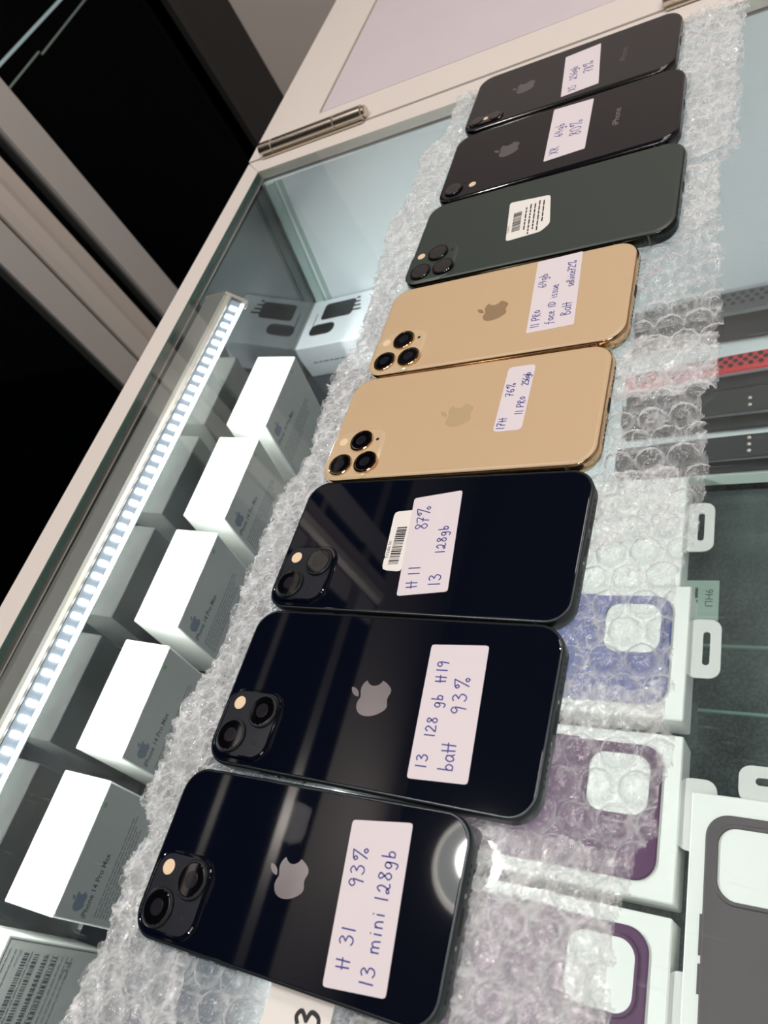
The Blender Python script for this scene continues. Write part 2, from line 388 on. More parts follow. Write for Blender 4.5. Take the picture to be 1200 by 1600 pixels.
# fruit logo outline (flattened)
def logo_polys():
    def bez(p0, p1, p2, p3, n=7):
        return [tuple((1 - t) ** 3 * p0[j] + 3 * (1 - t) ** 2 * t * p1[j] + 3 * (1 - t) * t * t * p2[j] + t ** 3 * p3[j] for j in (0, 1)) for t in [i / n for i in range(1, n + 1)]]
    def path(start, segs):
        cur = start; pts = [start]
        for s in segs:
            a = [(cur[0] + s[i], cur[1] + s[i + 1]) for i in (0, 2, 4)]
            pts += bez(cur, *a); cur = a[2]
        return pts[:-1]
    body = path((12.152, 6.896), [(-.948, 0, -2.415, -1.078, -3.96, -1.04), (-2.04, .027, -3.91, 1.183, -4.961, 3.014), (-2.117, 3.675, -.546, 9.103, 1.519, 12.09),
        (1.013, 1.454, 2.208, 3.09, 3.792, 3.039), (1.52, -.065, 2.09, -.987, 3.935, -.987), (1.831, 0, 2.35, .987, 3.96, .948), (1.637, -.026, 2.676, -1.48, 3.676, -2.948),
        (1.156, -1.688, 1.636, -3.325, 1.662, -3.415), (-.039, -.013, -3.182, -1.221, -3.22, -4.857), (-.026, -3.04, 2.48, -4.494, 2.597, -4.559), (-1.429, -2.09, -3.623, -2.324, -4.39, -2.376), (-2, -.156, -3.675, 1.09, -4.61, 1.09)])
    leaf = path((15.53, 3.83), [(.843, -1.012, 1.4, -2.427, 1.245, -3.83), (-1.207, .052, -2.662, .805, -3.532, 1.818), (-.78, .896, -1.454, 2.338, -1.273, 3.714), (1.338, .104, 2.715, -.688, 3.559, -1.701)])
    f = lambda P: [((x - 12) / 24, (12 - y) / 24) for x, y in P]
    return f(body), f(leaf)
BODY, LEAF = logo_polys()
def put_logo(name, m, parent, mtx, size, th=.05):
    mb = MB()
    for P in (BODY, LEAF): mb.prism([(x * size, y * size) for x, y in P], .01, .01 + th, mtx)
    o = mb.build(name, m, parent); return o

# ------------------------------------------------------------------ room (structure)
def struct(name, mb, m, parent=None):
    o = mb.build(name, m, parent)
    if not parent: o['kind'] = 'structure'
    return o
struct('floor', MB().box(-900, 2200, -2200, 1615, -960, -950), MT['floor'])
struct('ceiling', MB().box(-900, 2200, -2200, 1615, 1700, 1720), MT['ceil'])
struct('wall_back', MB().box(-900, 2200, 1615, 1700, -950, 1700), MT['wall'])
struct('wall_right', MB().box(2200, 2260, -2200, 1700, -950, 1700), MT['wall'])
struct('wall_front', MB().box(-960, 2260, -2260, -2200, -950, 1700), MT['wall'])
struct('wall_left', MB().box(-960, -900, -2200, 1615, 1310, 1700), MT['soffit'])      # wall above the shop window
# shop window: a glazed wall with aluminium stiles
win = thing('window_1', None, None, (-900, 0, 0))
win['kind'] = 'structure'
struct('window_pane', MB().box(-14, -8, -2200, 1500, -950, 1310), MT['winglass'], win)
fr = MB()
for z0, z1 in ((1182, 1216), (965, 985)): fr.box(-30, -2, -2200, 1500, z0, z1)
struct('window_transom', fr, MT['alu'], win)
struct('window_jamb', MB().box(-40, 0, 1412, 1615, -950, 1310).box(-30, 14, 1412, 1440, -950, 1310), MT['jamb'], win)
struct('window_stile', MB().box(-30, 0, 897, 963, -950, 1310), MT['stile'], win)
struct('window_stile', MB().box(-30, -4, 722, 778, -950, 1310), MT['stile'], win)
mb = MB(); mb.loops([[(x, y, z) for x, y in [(-30, 784), (0, 784), (10, 795), (14, 812), (6, 828), (2, 846), (0, 858), (-30, 858)]] for z in (-950, 1310)])
struct('window_stile', mb, MT['stile_lt'], win)
# glowing tubes added behind the pane to stand in for lamp reflections in it
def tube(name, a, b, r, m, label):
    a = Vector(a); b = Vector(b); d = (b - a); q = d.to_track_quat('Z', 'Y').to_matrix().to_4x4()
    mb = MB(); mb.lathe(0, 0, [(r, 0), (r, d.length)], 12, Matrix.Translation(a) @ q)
    o = mb.build(name, m, None, True); return tag(o, label, 'stand-in reflection')
tube('reflection_tube', (-1300, 1250, 30), (-1300, 1800, 33), 3.2, MT['tube'], 'long bright lamp reflection in the dark shop window, built as a glowing tube, topmost at upper left')
tube('reflection_tube', (-1300, 1320, -9), (-1300, 1466, -4), 2.0, MT['tube2'], 'short dim lamp reflection in the dark window, built as a glowing tube, nearest the aluminium stile')
tube('reflection_tube', (-1300, 1470, -11), (-1300, 1760, 1), 2.0, MT['tube2'], 'long dim lamp reflection in the dark window, built as a glowing tube, below the bright one')
# ceiling lamp, seen only as a reflection in the nearest phone
lamp = thing('ceiling_lamp', 'round white ceiling lamp mirrored in the corner of the nearest phone', 'lamp', (-640, 250, 1700))
mb = MB(); mb.lathe(0, 0, [(125, 0), (125, -20), (112, -34), (106, -30)], 48); mb.build('lamp_rim', MT['lamprim'], lamp, True)
mb = MB(); mb.lathe(0, 0, [(105, -28), (105, -36), (85, -44), (.5, -47)], 48); mb.build('lamp_diffuser', MT['lamp'], lamp, True)

# ------------------------------------------------------------------ display counter
ctr = thing('display_counter', 'long glass display counter with cream frame under the row of phones', 'counter')
def xl_in(y): return -259.5 - .018 * (y - 80)
def xl_out(y): return -282.5 - .012 * (y - 100)
mb = MB(); mb.prism([(xl_out(-500), -500), (xl_in(-500), -500), (xl_in(556), 556), (xl_out(577), 577)], -12, -2.9)
fb = mb.build('frame_bar', MT['cream'], ctr)
MB().prism([(xl_out(577) + .5, 577.5), (xl_in(556), 556.3), (300, 551), (300, 578)], -11, -2.9).build('frame_bar', MT['cream'], ctr)
MB().box(300, 345, -500, 578, -45, -2.9).build('frame_bar', MT['cream'], ctr)
MB().prism([(xl_in(-500), -500), (300, -500), (300, 551), (xl_in(556), 556)], -11, -3).build('glass_top', MT['glass'], ctr)
MB().prism([(xl_in(-500) + .2, -500), (xl_in(-500) + 2.2, -500), (xl_in(553) + 2.2, 551), (xl_in(553) + .2, 555)], -7, -2.95).build('glass_edge', MT['edge'], ctr)['label'] = 'dark green glass edge'
# leaning front pane
def pane_x(z): return -264 - .2 * (-3 - z)
mb = MB(); mb.add([(pane_x(-14), -500, -14), (pane_x(-14), 551, -14), (pane_x(-430), 551, -430), (pane_x(-430), -500, -430)], [[0, 1, 2, 3]])
mb.build('front_pane', MT['pane'], ctr)
mb = MB(); mb.add([(pane_x(-14) - 6, -500, -14), (pane_x(-14) - 6, 551, -14), (pane_x(-430) - 6, 551, -430), (pane_x(-430) - 6, -500, -430)], [[0, 1, 2, 3]])
mb.build('front_pane', MT['pane'], ctr)
MB().loops([[(x, y, z) for x, z in ((pane_x(-14) - 4, -14), (340, -14), (340, -430), (pane_x(-430) - 4, -430))] for y in (553, 566)]).build('end_wall', MT['endwall'], ctr)
MB().box(322, 340, -500, 553, -430, -30).build('side_wall', MT['endwall'], ctr)
# corner seal strips running down the corner
mb = MB()
for a, b, t in ((2, 11, 4), (15, 19, 2)):
    mb.add([(pane_x(z) + q, 553 - (t if k else 0), z) for z in (-14, -430) for q, k in ((a, 0), (a, 1), (b, 1), (b, 0))],
           [[0, 1, 5, 4], [1, 2, 6, 5], [2, 3, 7, 6], [0, 4, 7, 3], [0, 3, 2, 1], [4, 5, 6, 7]])
mb.build('corner_seal', MT['seal'], ctr)
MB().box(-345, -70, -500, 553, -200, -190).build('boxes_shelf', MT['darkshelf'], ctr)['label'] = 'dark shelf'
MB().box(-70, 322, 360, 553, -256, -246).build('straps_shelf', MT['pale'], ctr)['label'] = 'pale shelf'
MB().box(-70, 322, 357, 360, -257, -245).build('shelf_edge', MT['edge_lt'], ctr)
MB().box(-70, 322, -500, 356, -272, -264).build('packages_shelf', MT['shelfglass'], ctr)['label'] = 'glass shelf'
MB().box(-345, 322, -500, 553, -440, -430).build('base_panel', MT['carpet'], ctr)['label'] = 'charcoal carpeted base'
mb = MB()
for y in (300, 238, 160): mb.box(60, 322, y, y + 2.5, -430, -427)
mb.box(163, 168, -500, 240, -430, -420)
mb.build('base_rail', MT['edge_lt'], ctr)
# LED strip in its aluminium channel
led = thing('led_strip_light', 'white LED strip in an aluminium channel under the left glass edge', 'light', (0, 0, 0))
Y0, Y1 = -210, 396
def sect(pts, y0, y1): return [[(x, y0, z) for x, z in pts], [(x, y1, z) for x, z in pts]]
MB().loops(sect([(-260, -13), (-240, -13), (-235, -17), (-236, -18.5), (-250, -30), (-263, -30)], Y0, Y1)).build('channel', MT['alu'], led, True)
MB().loops(sect([(-236.6, -13.6), (-234.6, -15.2), (-234.8, -17), (-237, -15)], Y0, Y1)).build('channel_lip', MT['alu_lt'], led)
MB().loops(sect([(-235.5, -18), (-227.5, -25), (-231, -29), (-249, -30), (-236.2, -19)], Y0, Y1 - 2)).build('led_tape', MT['ledbase'], led)
MB().loops(sect([(-229.6, -23.2), (-227.3, -25), (-228.6, -26.6), (-230.6, -26)], Y0, Y1 - 2)).build('led_glow_edge', MT['led'], led)
MB().loops(sect([(-261, -12.6), (-239, -12.6), (-226, -26), (-231, -31), (-263, -31)], Y1, Y1 + 3)).build('end_cap', MT['alu_lt'], led)
ang = math.atan2(-7, 8)
chip = None
for k in range(62):
    y = Y0 + 22 + k * 9.4
    if chip is None:
        mb = MB(); mx = Matrix.Rotation(-ang, 4, 'Y')
        mb.loops([rl(-.6, 0, 6.0, 4.0, .8, 0, 0, 3), rl(-.6, 0, 6.0, 4.0, .8, .9, 0, 3), rl(-.6, 0, 6.0, 4.0, .8, 1.2, .5, 3)], mtx=mx)
        chip = mb.build('led_chip', MT['led'], led)
    c = chip if k == 0 else chip.copy()
    if k: COL.objects.link(c); c.parent = led
    c.location = Vector((-231.3, y, -21.4)) * S
# ------------------------------------------------------------------ counter flap with its hinges
flap = thing('counter_flap', 'cream counter flap with a framed lilac-grey panel, hinged at the far end', 'counter flap')
MB().prism([(-288.5, 579), (345, 579), (345, 1320), (-314, 1320)], -28, -3.2).build('board', MT['cream'], flap)
def bar(pts, z1): return MB().prism(pts, -4, z1)
MB().prism([(-288.5, 579), (345, 579), (345, 618), (-223, 622), (-223.5, 640), (-238, 1320), (-314, 1320)], -3.2, -1.8).build('flap_frame', MT['cream'], flap)
MB().prism([(-222.6, 627), (345, 618.5), (345, 1320), (-236.6, 1320)], -3.4, -2.7).build('inset_panel', MT['lilac'], flap)['label'] = 'lilac-grey inset panel'
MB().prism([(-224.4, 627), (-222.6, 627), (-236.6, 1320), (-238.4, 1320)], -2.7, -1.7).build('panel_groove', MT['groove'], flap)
def hinge(x, label):
    h = thing('butt_hinge', label, 'hinge', (x, 579, -2), 0, None)
    mx = Matrix.Rotation(PI / 2, 4, 'Y')
    MB().box(2, 113, -4.5, 11, 0, 1.4).build('leaf', MT['steel'], h)
    def barrel(a, b, r, nm):
        m_ = MB(); m_.loops([[(xx, 4 + rr * math.cos(t * PI / 12), 4.6 + rr * math.sin(t * PI / 12)) for t in range(24)] for xx, rr in ((a, r), (a + .8, r + .8), (b - .8, r + .8), (b, r))])
        m_.build(nm, MT['steel'], h, True)
    for a, b in ((0, 15), (15.4, 84), (84.4, 113)): barrel(a, b, 5.4, 'knuckle')
    barrel(112.5, 116, 4.2, 'hinge_pin')
    return h
hinge(-272, 'steel barrel hinge joining the flap to the counter at the left corner')
hinge(86, 'steel barrel hinge at the top edge beside the farthest phone')

# ------------------------------------------------------------------ upright phone boxes
BH, BT, BW = 93, 38, 80
LEAN = math.atan(.2)
def phone_box(yc, ztop, x_right, label, printed, BT=38):
    group = None
    c, s_ = math.cos(LEAN), math.sin(LEAN)
    zb = -190 + 4.0; H = (ztop - zb) / c
    bx = x_right - (H * s_) - BT / 2 * c
    b = thing('phone_box', label, 'box', (bx, yc, zb), 0, group, rot=(0, LEAN, 0))
    mb = MB(); hb = BT / 2
    mb.loops([[(x, y, 0) for x, y in rrect(0, 0, BT - 1, BW - 1, .5, 2)], [(x, y, .6) for x, y in rrect(0, 0, BT, BW, .8, 2)], [(x, y, H - .6) for x, y in rrect(0, 0, BT, BW, .8, 2)], [(x, y, H) for x, y in rrect(0, 0, BT - 1.2, BW - 1.2, .5, 2)]])
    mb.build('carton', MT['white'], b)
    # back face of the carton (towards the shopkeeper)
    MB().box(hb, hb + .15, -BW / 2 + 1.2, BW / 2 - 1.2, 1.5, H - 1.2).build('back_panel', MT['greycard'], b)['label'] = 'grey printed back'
    mx = frame_uv((hb + .17, 0, H), (0, 1, 0), (0, 0, 1))
    if printed == 'name':
        put_logo('logo', MT['inkblue'], b, mx @ Matrix.Translation((-BW / 2 + 11.5, -17.5, 0)), 14)
        mb = MB(); v, f = text_geo('iPhone 14 Pro Max', 6.2, .09); k = 38 / max(q[0] for q in v)
        mb.add([(q[0] * k - BW / 2 + 3, q[1] * 1.15 - 30.5, .02) for q in v], f, mx); mb.build('printed_name', MT['ink'], b)
        mb = MB()
        for i, e in enumerate((66, 68, 64, 60, 62, 40)): fakelines(mb, -BW / 2 + 5, -BW / 2 + e, -40 - i * 3.1, 1.5, i, mx)
        mb.build('small_print', MT['ink_lt'], b)
        MB().lathe(BW / 2 - 14, -5, [(1.7, .02), (1.7, .06)], 16, mx).build('round_sticker', MT['green'], b)
    else:
        mb = MB()
        for a0, a1, b0, b1 in ((-38, 38, -3.4, -2.8), (-38, -37.4, -90, -2.8), (37.4, 38, -90, -2.8)): mb.box(a0, a1, b0, b1, .02, .06, mx)
        mb.build('printed_border', MT['ink'], b)
        mb = MB(); m2 = mx @ Matrix.Translation((33, -14, 0)) @ Matrix.Rotation(PI, 4, 'Z')
        for i in range(4): barcode(mb, 1, 44 + 5 * i, 6 + i * 9.2, 10.5 + i * 9.2, 40, m2, i)
        mb.build('barcodes', MT['ink'], b)
        mb = MB()
        for i in range(13):
            if i in (2, 3, 5, 6): continue
            fakelines(mb, 0, 52 + (i * 7) % 13, -8 + i * 5.0, 1.4, 50 + i, m2)
        mb.build('small_print', MT['ink_lt'], b)
        v, f = text_geo('iPhone', 3.2); mb = MB(); mb.add([(q[0], q[1] + 1, .03) for q in v], f, m2)
        v, f = text_geo('FC', 9); mb.add([(q[0] + 2, q[1] + 48, .03) for q in v], f, m2); mb.build('printed_words', MT['ink_lt'], b)
    return b
bl = ['white phone box beside the nearest phone, with the largest readable print', 'white phone box standing under the LED strip, second from the front of the printed ones',
      'white phone box in the middle of the row under the LED strip', 'white phone box second from the far end of the row under the LED strip', 'white phone box at the far end of its row, nearest the small accessory boxes']
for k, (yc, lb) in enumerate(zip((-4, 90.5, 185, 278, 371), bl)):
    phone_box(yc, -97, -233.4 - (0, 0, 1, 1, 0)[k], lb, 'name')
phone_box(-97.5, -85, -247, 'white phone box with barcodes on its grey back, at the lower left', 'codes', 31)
# small accessory boxes lying flat (the second one is its mirror image in the pane, not built)
eb = thing('earbuds_box', 'small white box printed with a black charger and cables, by the end wall', 'box', (-255, 515, -190))
MB().loops([rl(0, 0, 84, 70, 1.2, 0, .5, 2), rl(0, 0, 84, 70, 1.2, .8, 0, 2), rl(0, 0, 84, 70, 1.2, 39, 0, 2), rl(0, 0, 84, 70, 1.2, 40, .7, 2)]).build('carton', MT['bluewhite'], eb)
mb = MB(); mb.prism(rrect(-2, 15, 38, 24, 4, 4), 40.02, 40.1); mb.prism(rrect(-14, -11, 30, 16, 7, 6), 40.02, 40.1)
for k in range(4): mb.box(17, 27 - k * 2, 8 + k * 6, 10.5 + k * 6, 40.02, 40.1)
mb.build('printed_picture', MT['black'], eb)
mx = frame_uv((0, 0, 40.05), (0, 1, 0), (-1, 0, 0)); mb = MB(); fakelines(mb, -14, 24, -39, 4, 5, mx); fakelines(mb, -6, 14, 27, 2, 6, mx)
mx2 = frame_uv((0, -35.1, 20), (1, 0, 0), (0, 0, 1)); fakelines(mb, -28, 12, -2, 2.4, 7, mx2); mb.build('small_print', MT['ink_lt'], eb)

# ------------------------------------------------------------------ watch straps on the pale shelf
def strap(yc, wd, m, label, holes, tilt, x0=20, x1=300, under=None, zlift=0, studs=0):
    t = thing('watch_strap', label, 'watch strap', (0, yc, -246), math.radians(tilt))
    def band(y0, y1, zf, mm, nm):
        mb = MB(); n = 30; ls = []
        for i in range(n + 1):
            x = x0 + (x1 - x0) * i / n; z = zf(x)
            ls.append([(x, y0, z), (x, y0 + 1, z + 1.6), (x, (y0 + y1) / 2, z + 2.2), (x, y1 - 1, z + 1.6), (x, y1, z), (x, (y0 + y1) / 2, z - .4)])
        mb.loops(ls); return mb.build(nm, mm, t, True)
    ztop = lambda x: 8 + zlift + 6 * math.sin((x - x0) / (x1 - x0) * PI)
    band(-wd / 2, wd / 2, ztop, m, 'band')
    if under: band(-wd / 2 - under[0], -wd / 2 + 6, lambda x: 1.2 + .02 * (x - x0), under[1], 'lower_band')
    if holes:
        mb = MB()
        for r_ in range(3):
            for k in range(34):
                x = x0 + 10 + k * 7.4 + (r_ % 2) * 3.7; y = (r_ - 1) * wd * .22 + wd * .06
                if x > x1 - 8: continue
                z = ztop(x) + 2.05; mb.lathe(0, 0, [(2.1, 0), (2.1, .2)], 10, Matrix.Translation((x, y, z)) @ Matrix.Diagonal((1, 1, 1, 1)))
        mb.build('strap_holes', MT['hole'], t)
    if studs:
        mb = MB()
        for k in range(studs): mb.lathe(0, 0, [(1.6, 0), (1.4, .9), (.3, 1.2)], 12, Matrix.Translation((119, -wd * .28 + k * wd * .28, ztop(119) + 1.9)))
        mb.build('stud', MT['alu_lt'], t, True)
    return t
strap(533, 24, MT['strap_g'], 'grey perforated watch strap, farthest on the pale shelf', True, 0, under=(24, MT['strap_d']))
strap(456, 19, MT['strap_r'], 'red perforated watch strap on the pale shelf', True, 2, under=(9, MT['hole']))
strap(419, 24, MT['strap_d'], 'plain dark grey watch strap, next below the red one', False, 0, under=(8, MT['strap_d']), studs=2)
strap(373.5, 22, MT['strap_d'], 'plain dark grey watch strap, nearest the shelf edge', False, 0, under=(5, MT['strap_d']), studs=3)

# ------------------------------------------------------------------ phone case packages
def case_package(cx, cy, rz, ztop, cm, label, group=None, th=27, tab=True):
    """package 190 x 98, case lying along local +X with its camera opening at the +X, +Y corner"""
    p = thing('case_package', label, 'package', (cx, cy, ztop - th), rz, group)
    MB().loops([rl(0, 0, 190, 97, 1.4, 0, .5, 3), rl(0, 0, 190, 97, 1.4, .8, 0, 3), rl(0, 0, 190, 97, 1.4, th - .8, 0, 3), rl(0, 0, 190, 97, 1.4, th, .8, 3)]).build('carton', MT['white'], p)
    if cm is not None:
        c = MB(); c.loops([rl(5, 0, 158, 80, 13, th - .2, 0, 8), rl(5, 0, 158, 80, 13, th + .9, 0, 8), rl(5, 0, 158, 80, 13, th + 1.6, .9, 8)]); co = c.build('silicone_case', cm, p, True)
        ox, oy = 5 + 79 - 7 - 19, 40 - 7 - 18.5
        r_ = MB(); n0 = [rl(ox, oy, 43, 42, 12, th + 1.5, 0, 8), rl(ox, oy, 43, 42, 12, th + 2.7, .6, 8), rl(ox, oy, 43, 42, 12, th + 2.7, 2.0, 8), rl(ox, oy, 43, 42, 12, th + 1.7, 2.6, 8)]
        r_.loops(n0, False, False); r_.build('camera_lip', cm, co, True)
        MB().loops([rl(ox, oy, 38, 37, 10, th + 1.5, 0, 8), rl(ox, oy, 38, 37, 10, th + 1.75, 0, 8)]).build('camera_opening', MT['white'], co)['label'] = 'white card through the camera opening'
        MB().box(10, 30, 39.5, 41.2, th, th + 1.2).box(-8, 6, 39.5, 41.2, th, th + 1.2).build('side_buttons', cm, co)
    if tab:
        t = MB(); o = rrect(104, 3, 22, 42, 7, 6); i = rrect(106, 3, 4.5, 24, 2.2, 6)
        n = len(o); zz = (th - 3, th - 2)
        v = [(x, y, z) for z in zz for x, y in o] + [(x, y, z) for z in zz for x, y in i]; f = []
        for k in range(n):
            k2 = (k + 1) % n
            f += [[k, k2, 2 * n + k2, 2 * n + k], [n + k, n + k2, 3 * n + k2, 3 * n + k], [k, k2, n + k2, n + k], [2 * n + k, 2 * n + k2, 3 * n + k2, 3 * n + k]]
        t.add(v, f); t.build('hang_tab', MT['tab'], p)
    return p
case_package(-11, 208, 0, -237, MT['blue'], 'white package with a blue phone case, under the wrap beside the third phone', th=26)
case_package(-10, 101, 0, -237, MT['purple'], 'white package with a purple phone case, the farther of the two purple ones', th=26)
case_package(-10, -3, 0, -237, MT['purple'], 'white package with a purple phone case, the nearer of the two purple ones', th=26)
case_package(141, 20, PI / 2, -231, MT['taupe'], 'white package with a taupe grey phone case at the lower right corner', th=26)
case_package(-19, 306, 0, -240, None, 'plain pale package at the far end of the phone case packages', th=23)
pc = MB().box(76, 98, 243, 275, -262.5, -261.5); pco = pc.build('price_card', MT['pricec']); tag(pco, 'small green price card with dark print, between two package hang tabs', 'card')
mb = MB(); mxp = frame_uv((80, 272, -261.5), (0, -1, 0), (1, 0, 0))
v, f = text_geo('9HLI', 7.5); mb.add([(a[0] + 4, a[1] + 9, .05) for a in v], f, mxp); fakelines(mb, 3, 26, 2, 3.2, 12, mxp)
mb.build('printed_words', MT['ink'], pco)

# ------------------------------------------------------------------ phones
P = [(0, 0, 0), (13.24478, 69.36041, -.02086), (15.37287, 141.87741, -.02860), (17.76090, 214.1898, -.01334), (22.68717, 285.98301, -.00572), (33.32183, 361.52494, -.01524), (32.93722, 438.89836, .00378), (29.99048, 515.62875, -.01095)]
DIM = [(131.5, 64.2, 7.65), (146.7, 71.5, 7.65), (146.7, 71.5, 7.65), (144, 71.4, 8.1), (144, 71.4, 8.1), (158, 77.8, 8.1), (150.9, 75.7, 8.3), (143.6, 70.9, 7.7)]
def rect_mtx(c00, cu, z):
    """label plane: c00 lower-left corner of the writing, cu lower-right corner (phone coords)"""
    u = Vector((cu[0] - c00[0], cu[1] - c00[1], 0)); v = Vector((-u.y, u.x, 0)); return frame_uv((c00[0], c00[1], z), u, v)
def phone(i, style, label, glass, rim, bumpm, logom):
    L, W, T = DIM[i]; x, y, a = P[i]
    p = thing('smartphone', label, 'phone', (x, y, 0), a)
    R = 10.5 if style in ('13', 'mini') else 11.5
    if style in ('13', 'mini'):
        prof = [(0, .75), (.18, .3), (.6, .0), (T - .55, 0), (T - .15, .22), (T - .0, .55), (T - .02, .95)]
        ls = [rl(0, 0, L, W, R, z, ins, 12) for z, ins in prof]
        MB().loops(ls).build('frame', rim, p, True)
        MB().loops([rl(0, 0, L, W, R, T - .12, 1.0, 12), rl(0, 0, L, W, R, T + .05, 1.0, 12), rl(0, 0, L, W, R, T + .12, 1.3, 12)]).build('back_glass', glass, p, True)
        zt = T + .12
    else:
        n = 12; ls = []
        for k in range(n + 1):
            t = -PI / 2 + PI * k / n; ls.append(rl(0, 0, L, W, R, T / 2 - .15 + (T / 2 - .25) * math.sin(t), 2.0 * (1 - math.cos(t)), 12))
        MB().loops(ls).build('frame', rim, p, True)
        MB().loops([rl(0, 0, L, W, R, T - .95, 1.15, 12), rl(0, 0, L, W, R, T - .55, 1.25, 12), rl(0, 0, L, W, R, T - .2, 1.7, 12), rl(0, 0, L, W, R, T, 2.7, 12)]).build('back_glass', glass, p, True)
        zt = T
    MB().loops([rl(0, 0, L, W, R, -.02, 1.5, 8), rl(0, 0, L, W, R, .3, 1.2, 8)]).build('screen', MT['screen'], p)
    # end face with port, screws and grilles (+X end)
    xe = L / 2; mb = MB(); mx = frame_uv((xe - .02, 0, T / 2 - .1), (0, 1, 0), (0, 0, 1))
    MB().loops([[(q[0], q[1], z) for q in rrect(0, 0, 8.6, 2.5, 1.2, 5)] for z in (0, .08)], mtx=mx).build('charging_port', MT['port'], p)
    for sgn in (-1, 1):
        g = MB()
        for k in range(5 if sgn < 0 else (3 if style in ('mini',) else 5)): g.lathe(sgn * (11.5 + 2.7 * k), 0, [(.65, 0), (.65, .08)], 12, mx)
        g.build('speaker_holes', MT['port'], p)
        MB().lathe(sgn * 7.6, 0, [(.75, 0), (.75, .06)], 14, mx).build('screw', MT['steel'], p)
    for sgn in (-1, 1): MB().box(L / 2 - 14, L / 2 - 13, sgn * W / 2 - .03, sgn * W / 2 + .03, .8, T - .8).build('antenna_band', MT['antenna'], p)
    MB().loops([[(q[0], sgn, q[1]) for q in rrect(-L / 2 + 40, T / 2, 12, 2.8, 1.4, 5)] for sgn in (W / 2 - .05, W / 2 + .45)]).build('side_button', rim, p)
    MB().loops([[(q[0], sgn, q[1]) for q in rrect(-L / 2 + 34, T / 2, 10, 2.8, 1.4, 5)] for sgn in (-W / 2 + .05, -W / 2 - .45)]).build('volume_button', rim, p)
    MB().loops([[(q[0], sgn, q[1]) for q in rrect(-L / 2 + 47, T / 2, 10, 2.8, 1.4, 5)] for sgn in (-W / 2 + .05, -W / 2 - .45)]).build('volume_button', rim, p)
    def lens(b, lx, ly, z, r=6.9, rimm=None):
        o = MB(); o.lathe(lx, ly, [(r, z - .4), (r, z + .9), (r - .35, z + 1.25), (r - 1.0, z + 1.25), (r - 1.1, z + 1.1)], 40)
        lo = o.build('lens', rimm or rim, b, True)
        MB().lathe(lx, ly, [(r - 1.05, z + .9), (r - 1.05, z + 1.2), (r - 1.4, z + 1.24)], 40).build('lens_glass', MT['lens'], b, True)
        MB().lathe(lx, ly, [(r * .42, z + 1.25), (r * .40, z + 1.27)], 28).build('lens_iris', MT['lensin'], b, True)
    def small(b, lx, ly, r, z, m, nm): MB().lathe(lx, ly, [(r, z - .1), (r, z + .12), (r - .25, z + .18)], 24).build(nm, m, b, True)
    if style in ('13', 'mini'):
        bx = -54.3 if style == '13' else -49.2
        if style == '13': l1, l2, fl, mc, bc, sz = (-49.6, -12.3), (-61.7, -24.2), (-63.9, -9.9), (-48.6, -25.6), (-56.2, -18.0), 29.5
        else: l1, l2, fl, mc, bc, sz = (-42.0, -9.4), (-53.8, -21.3), (-56.2, -7.1), (-41.2, -22.7), (-48.6, -15.2), 29.0
        b = MB(); b.loops([rl(*bc, sz, sz, 7.6, zt - .1, -.4, 10), rl(*bc, sz, sz, 7.6, zt + .35, 0, 10), rl(*bc, sz, sz, 7.6, zt + 1.2, .15, 10), rl(*bc, sz, sz, 7.6, zt + 1.5, .6, 10)])
        bo = b.build('camera_bump', glass, p, True)
        MB().loops([rl(*bc, sz, sz, 7.6, zt + 1.45, 1.2, 10), rl(*bc, sz, sz, 7.6, zt + 1.55, 1.3, 10)]).build('bump_plate', bumpm, bo)
        z = zt + 1.55
        for q in (l1, l2): lens(bo, *q, z, 7.2, MT['navyrim'])
        small(bo, *fl, 2.9, z, MT['flash'], 'flash'); small(bo, *mc, .9, z, MT['port'], 'microphone')
    elif style in ('11', '11max'):
        dx = 0 if style == '11' else -7.3; dy = 0 if style == '11' else -3.3
        bc = (-54.6 + dx, -18.6 + dy); sz = 30.5
        b = MB(); b.loops([rl(*bc, sz, sz, 8.5, zt - .1, -1.0, 10), rl(*bc, sz, sz, 8.5, zt + .25, -.3, 10), rl(*bc, sz, sz, 8.5, zt + .7, .4, 10), rl(*bc, sz, sz, 8.5, zt + .8, 1.0, 10)])
        bo = b.build('camera_bump', bumpm, p, True); z = zt + .8
        for q in ((-51.9, -11.4), (-60.0, -26.2), (-45.0, -25.6)): lens(bo, q[0] + dx, q[1] + dy, z, 6.7)
        small(bo, -63.6 + dx, -10.7 + dy, 2.5, z, MT['flash'], 'flash'); small(bo, -42.7 + dx, -10.8 + dy, .9, z, MT['port'], 'microphone')
    elif style == 'xr':
        lens(p, -64.3, -25.8, zt, 6.4, MT['greyrim']); small(p, -51.0, -25.6, 2.4, zt, MT['flash'], 'flash'); small(p, -57, -21.0, .6, zt, MT['port'], 'microphone')
    elif style == 'xs':
        b = MB(); b.loops([rl(-54.0, -26.4, 25.5, 11, 5.4, zt - .1, 0, 10), rl(-54.0, -26.4, 25.5, 11, 5.4, zt + .8, 0, 10), rl(-54.0, -26.4, 25.5, 11, 5.4, zt + 1.05, .5, 10)])
        bo = b.build('camera_bump', MT['greyrim'], p, True)
        MB().loops([rl(-54.0, -26.4, 25.5, 11, 5.4, zt + 1.0, .9, 10), rl(-54.0, -26.4, 25.5, 11, 5.4, zt + 1.12, 1.0, 10)]).build('bump_plate', MT['lens'], bo)
        for q in (-60.8, -47.2):
            MB().lathe(q, -26.4, [(4.2, zt + 1.0), (4.2, zt + 1.5), (3.6, zt + 1.6)], 28).build('lens', MT['lens'], bo, True)
        small(bo, -54.0, -26.4, 1.7, zt + 1.05, MT['flash'], 'flash')
    return p, zt
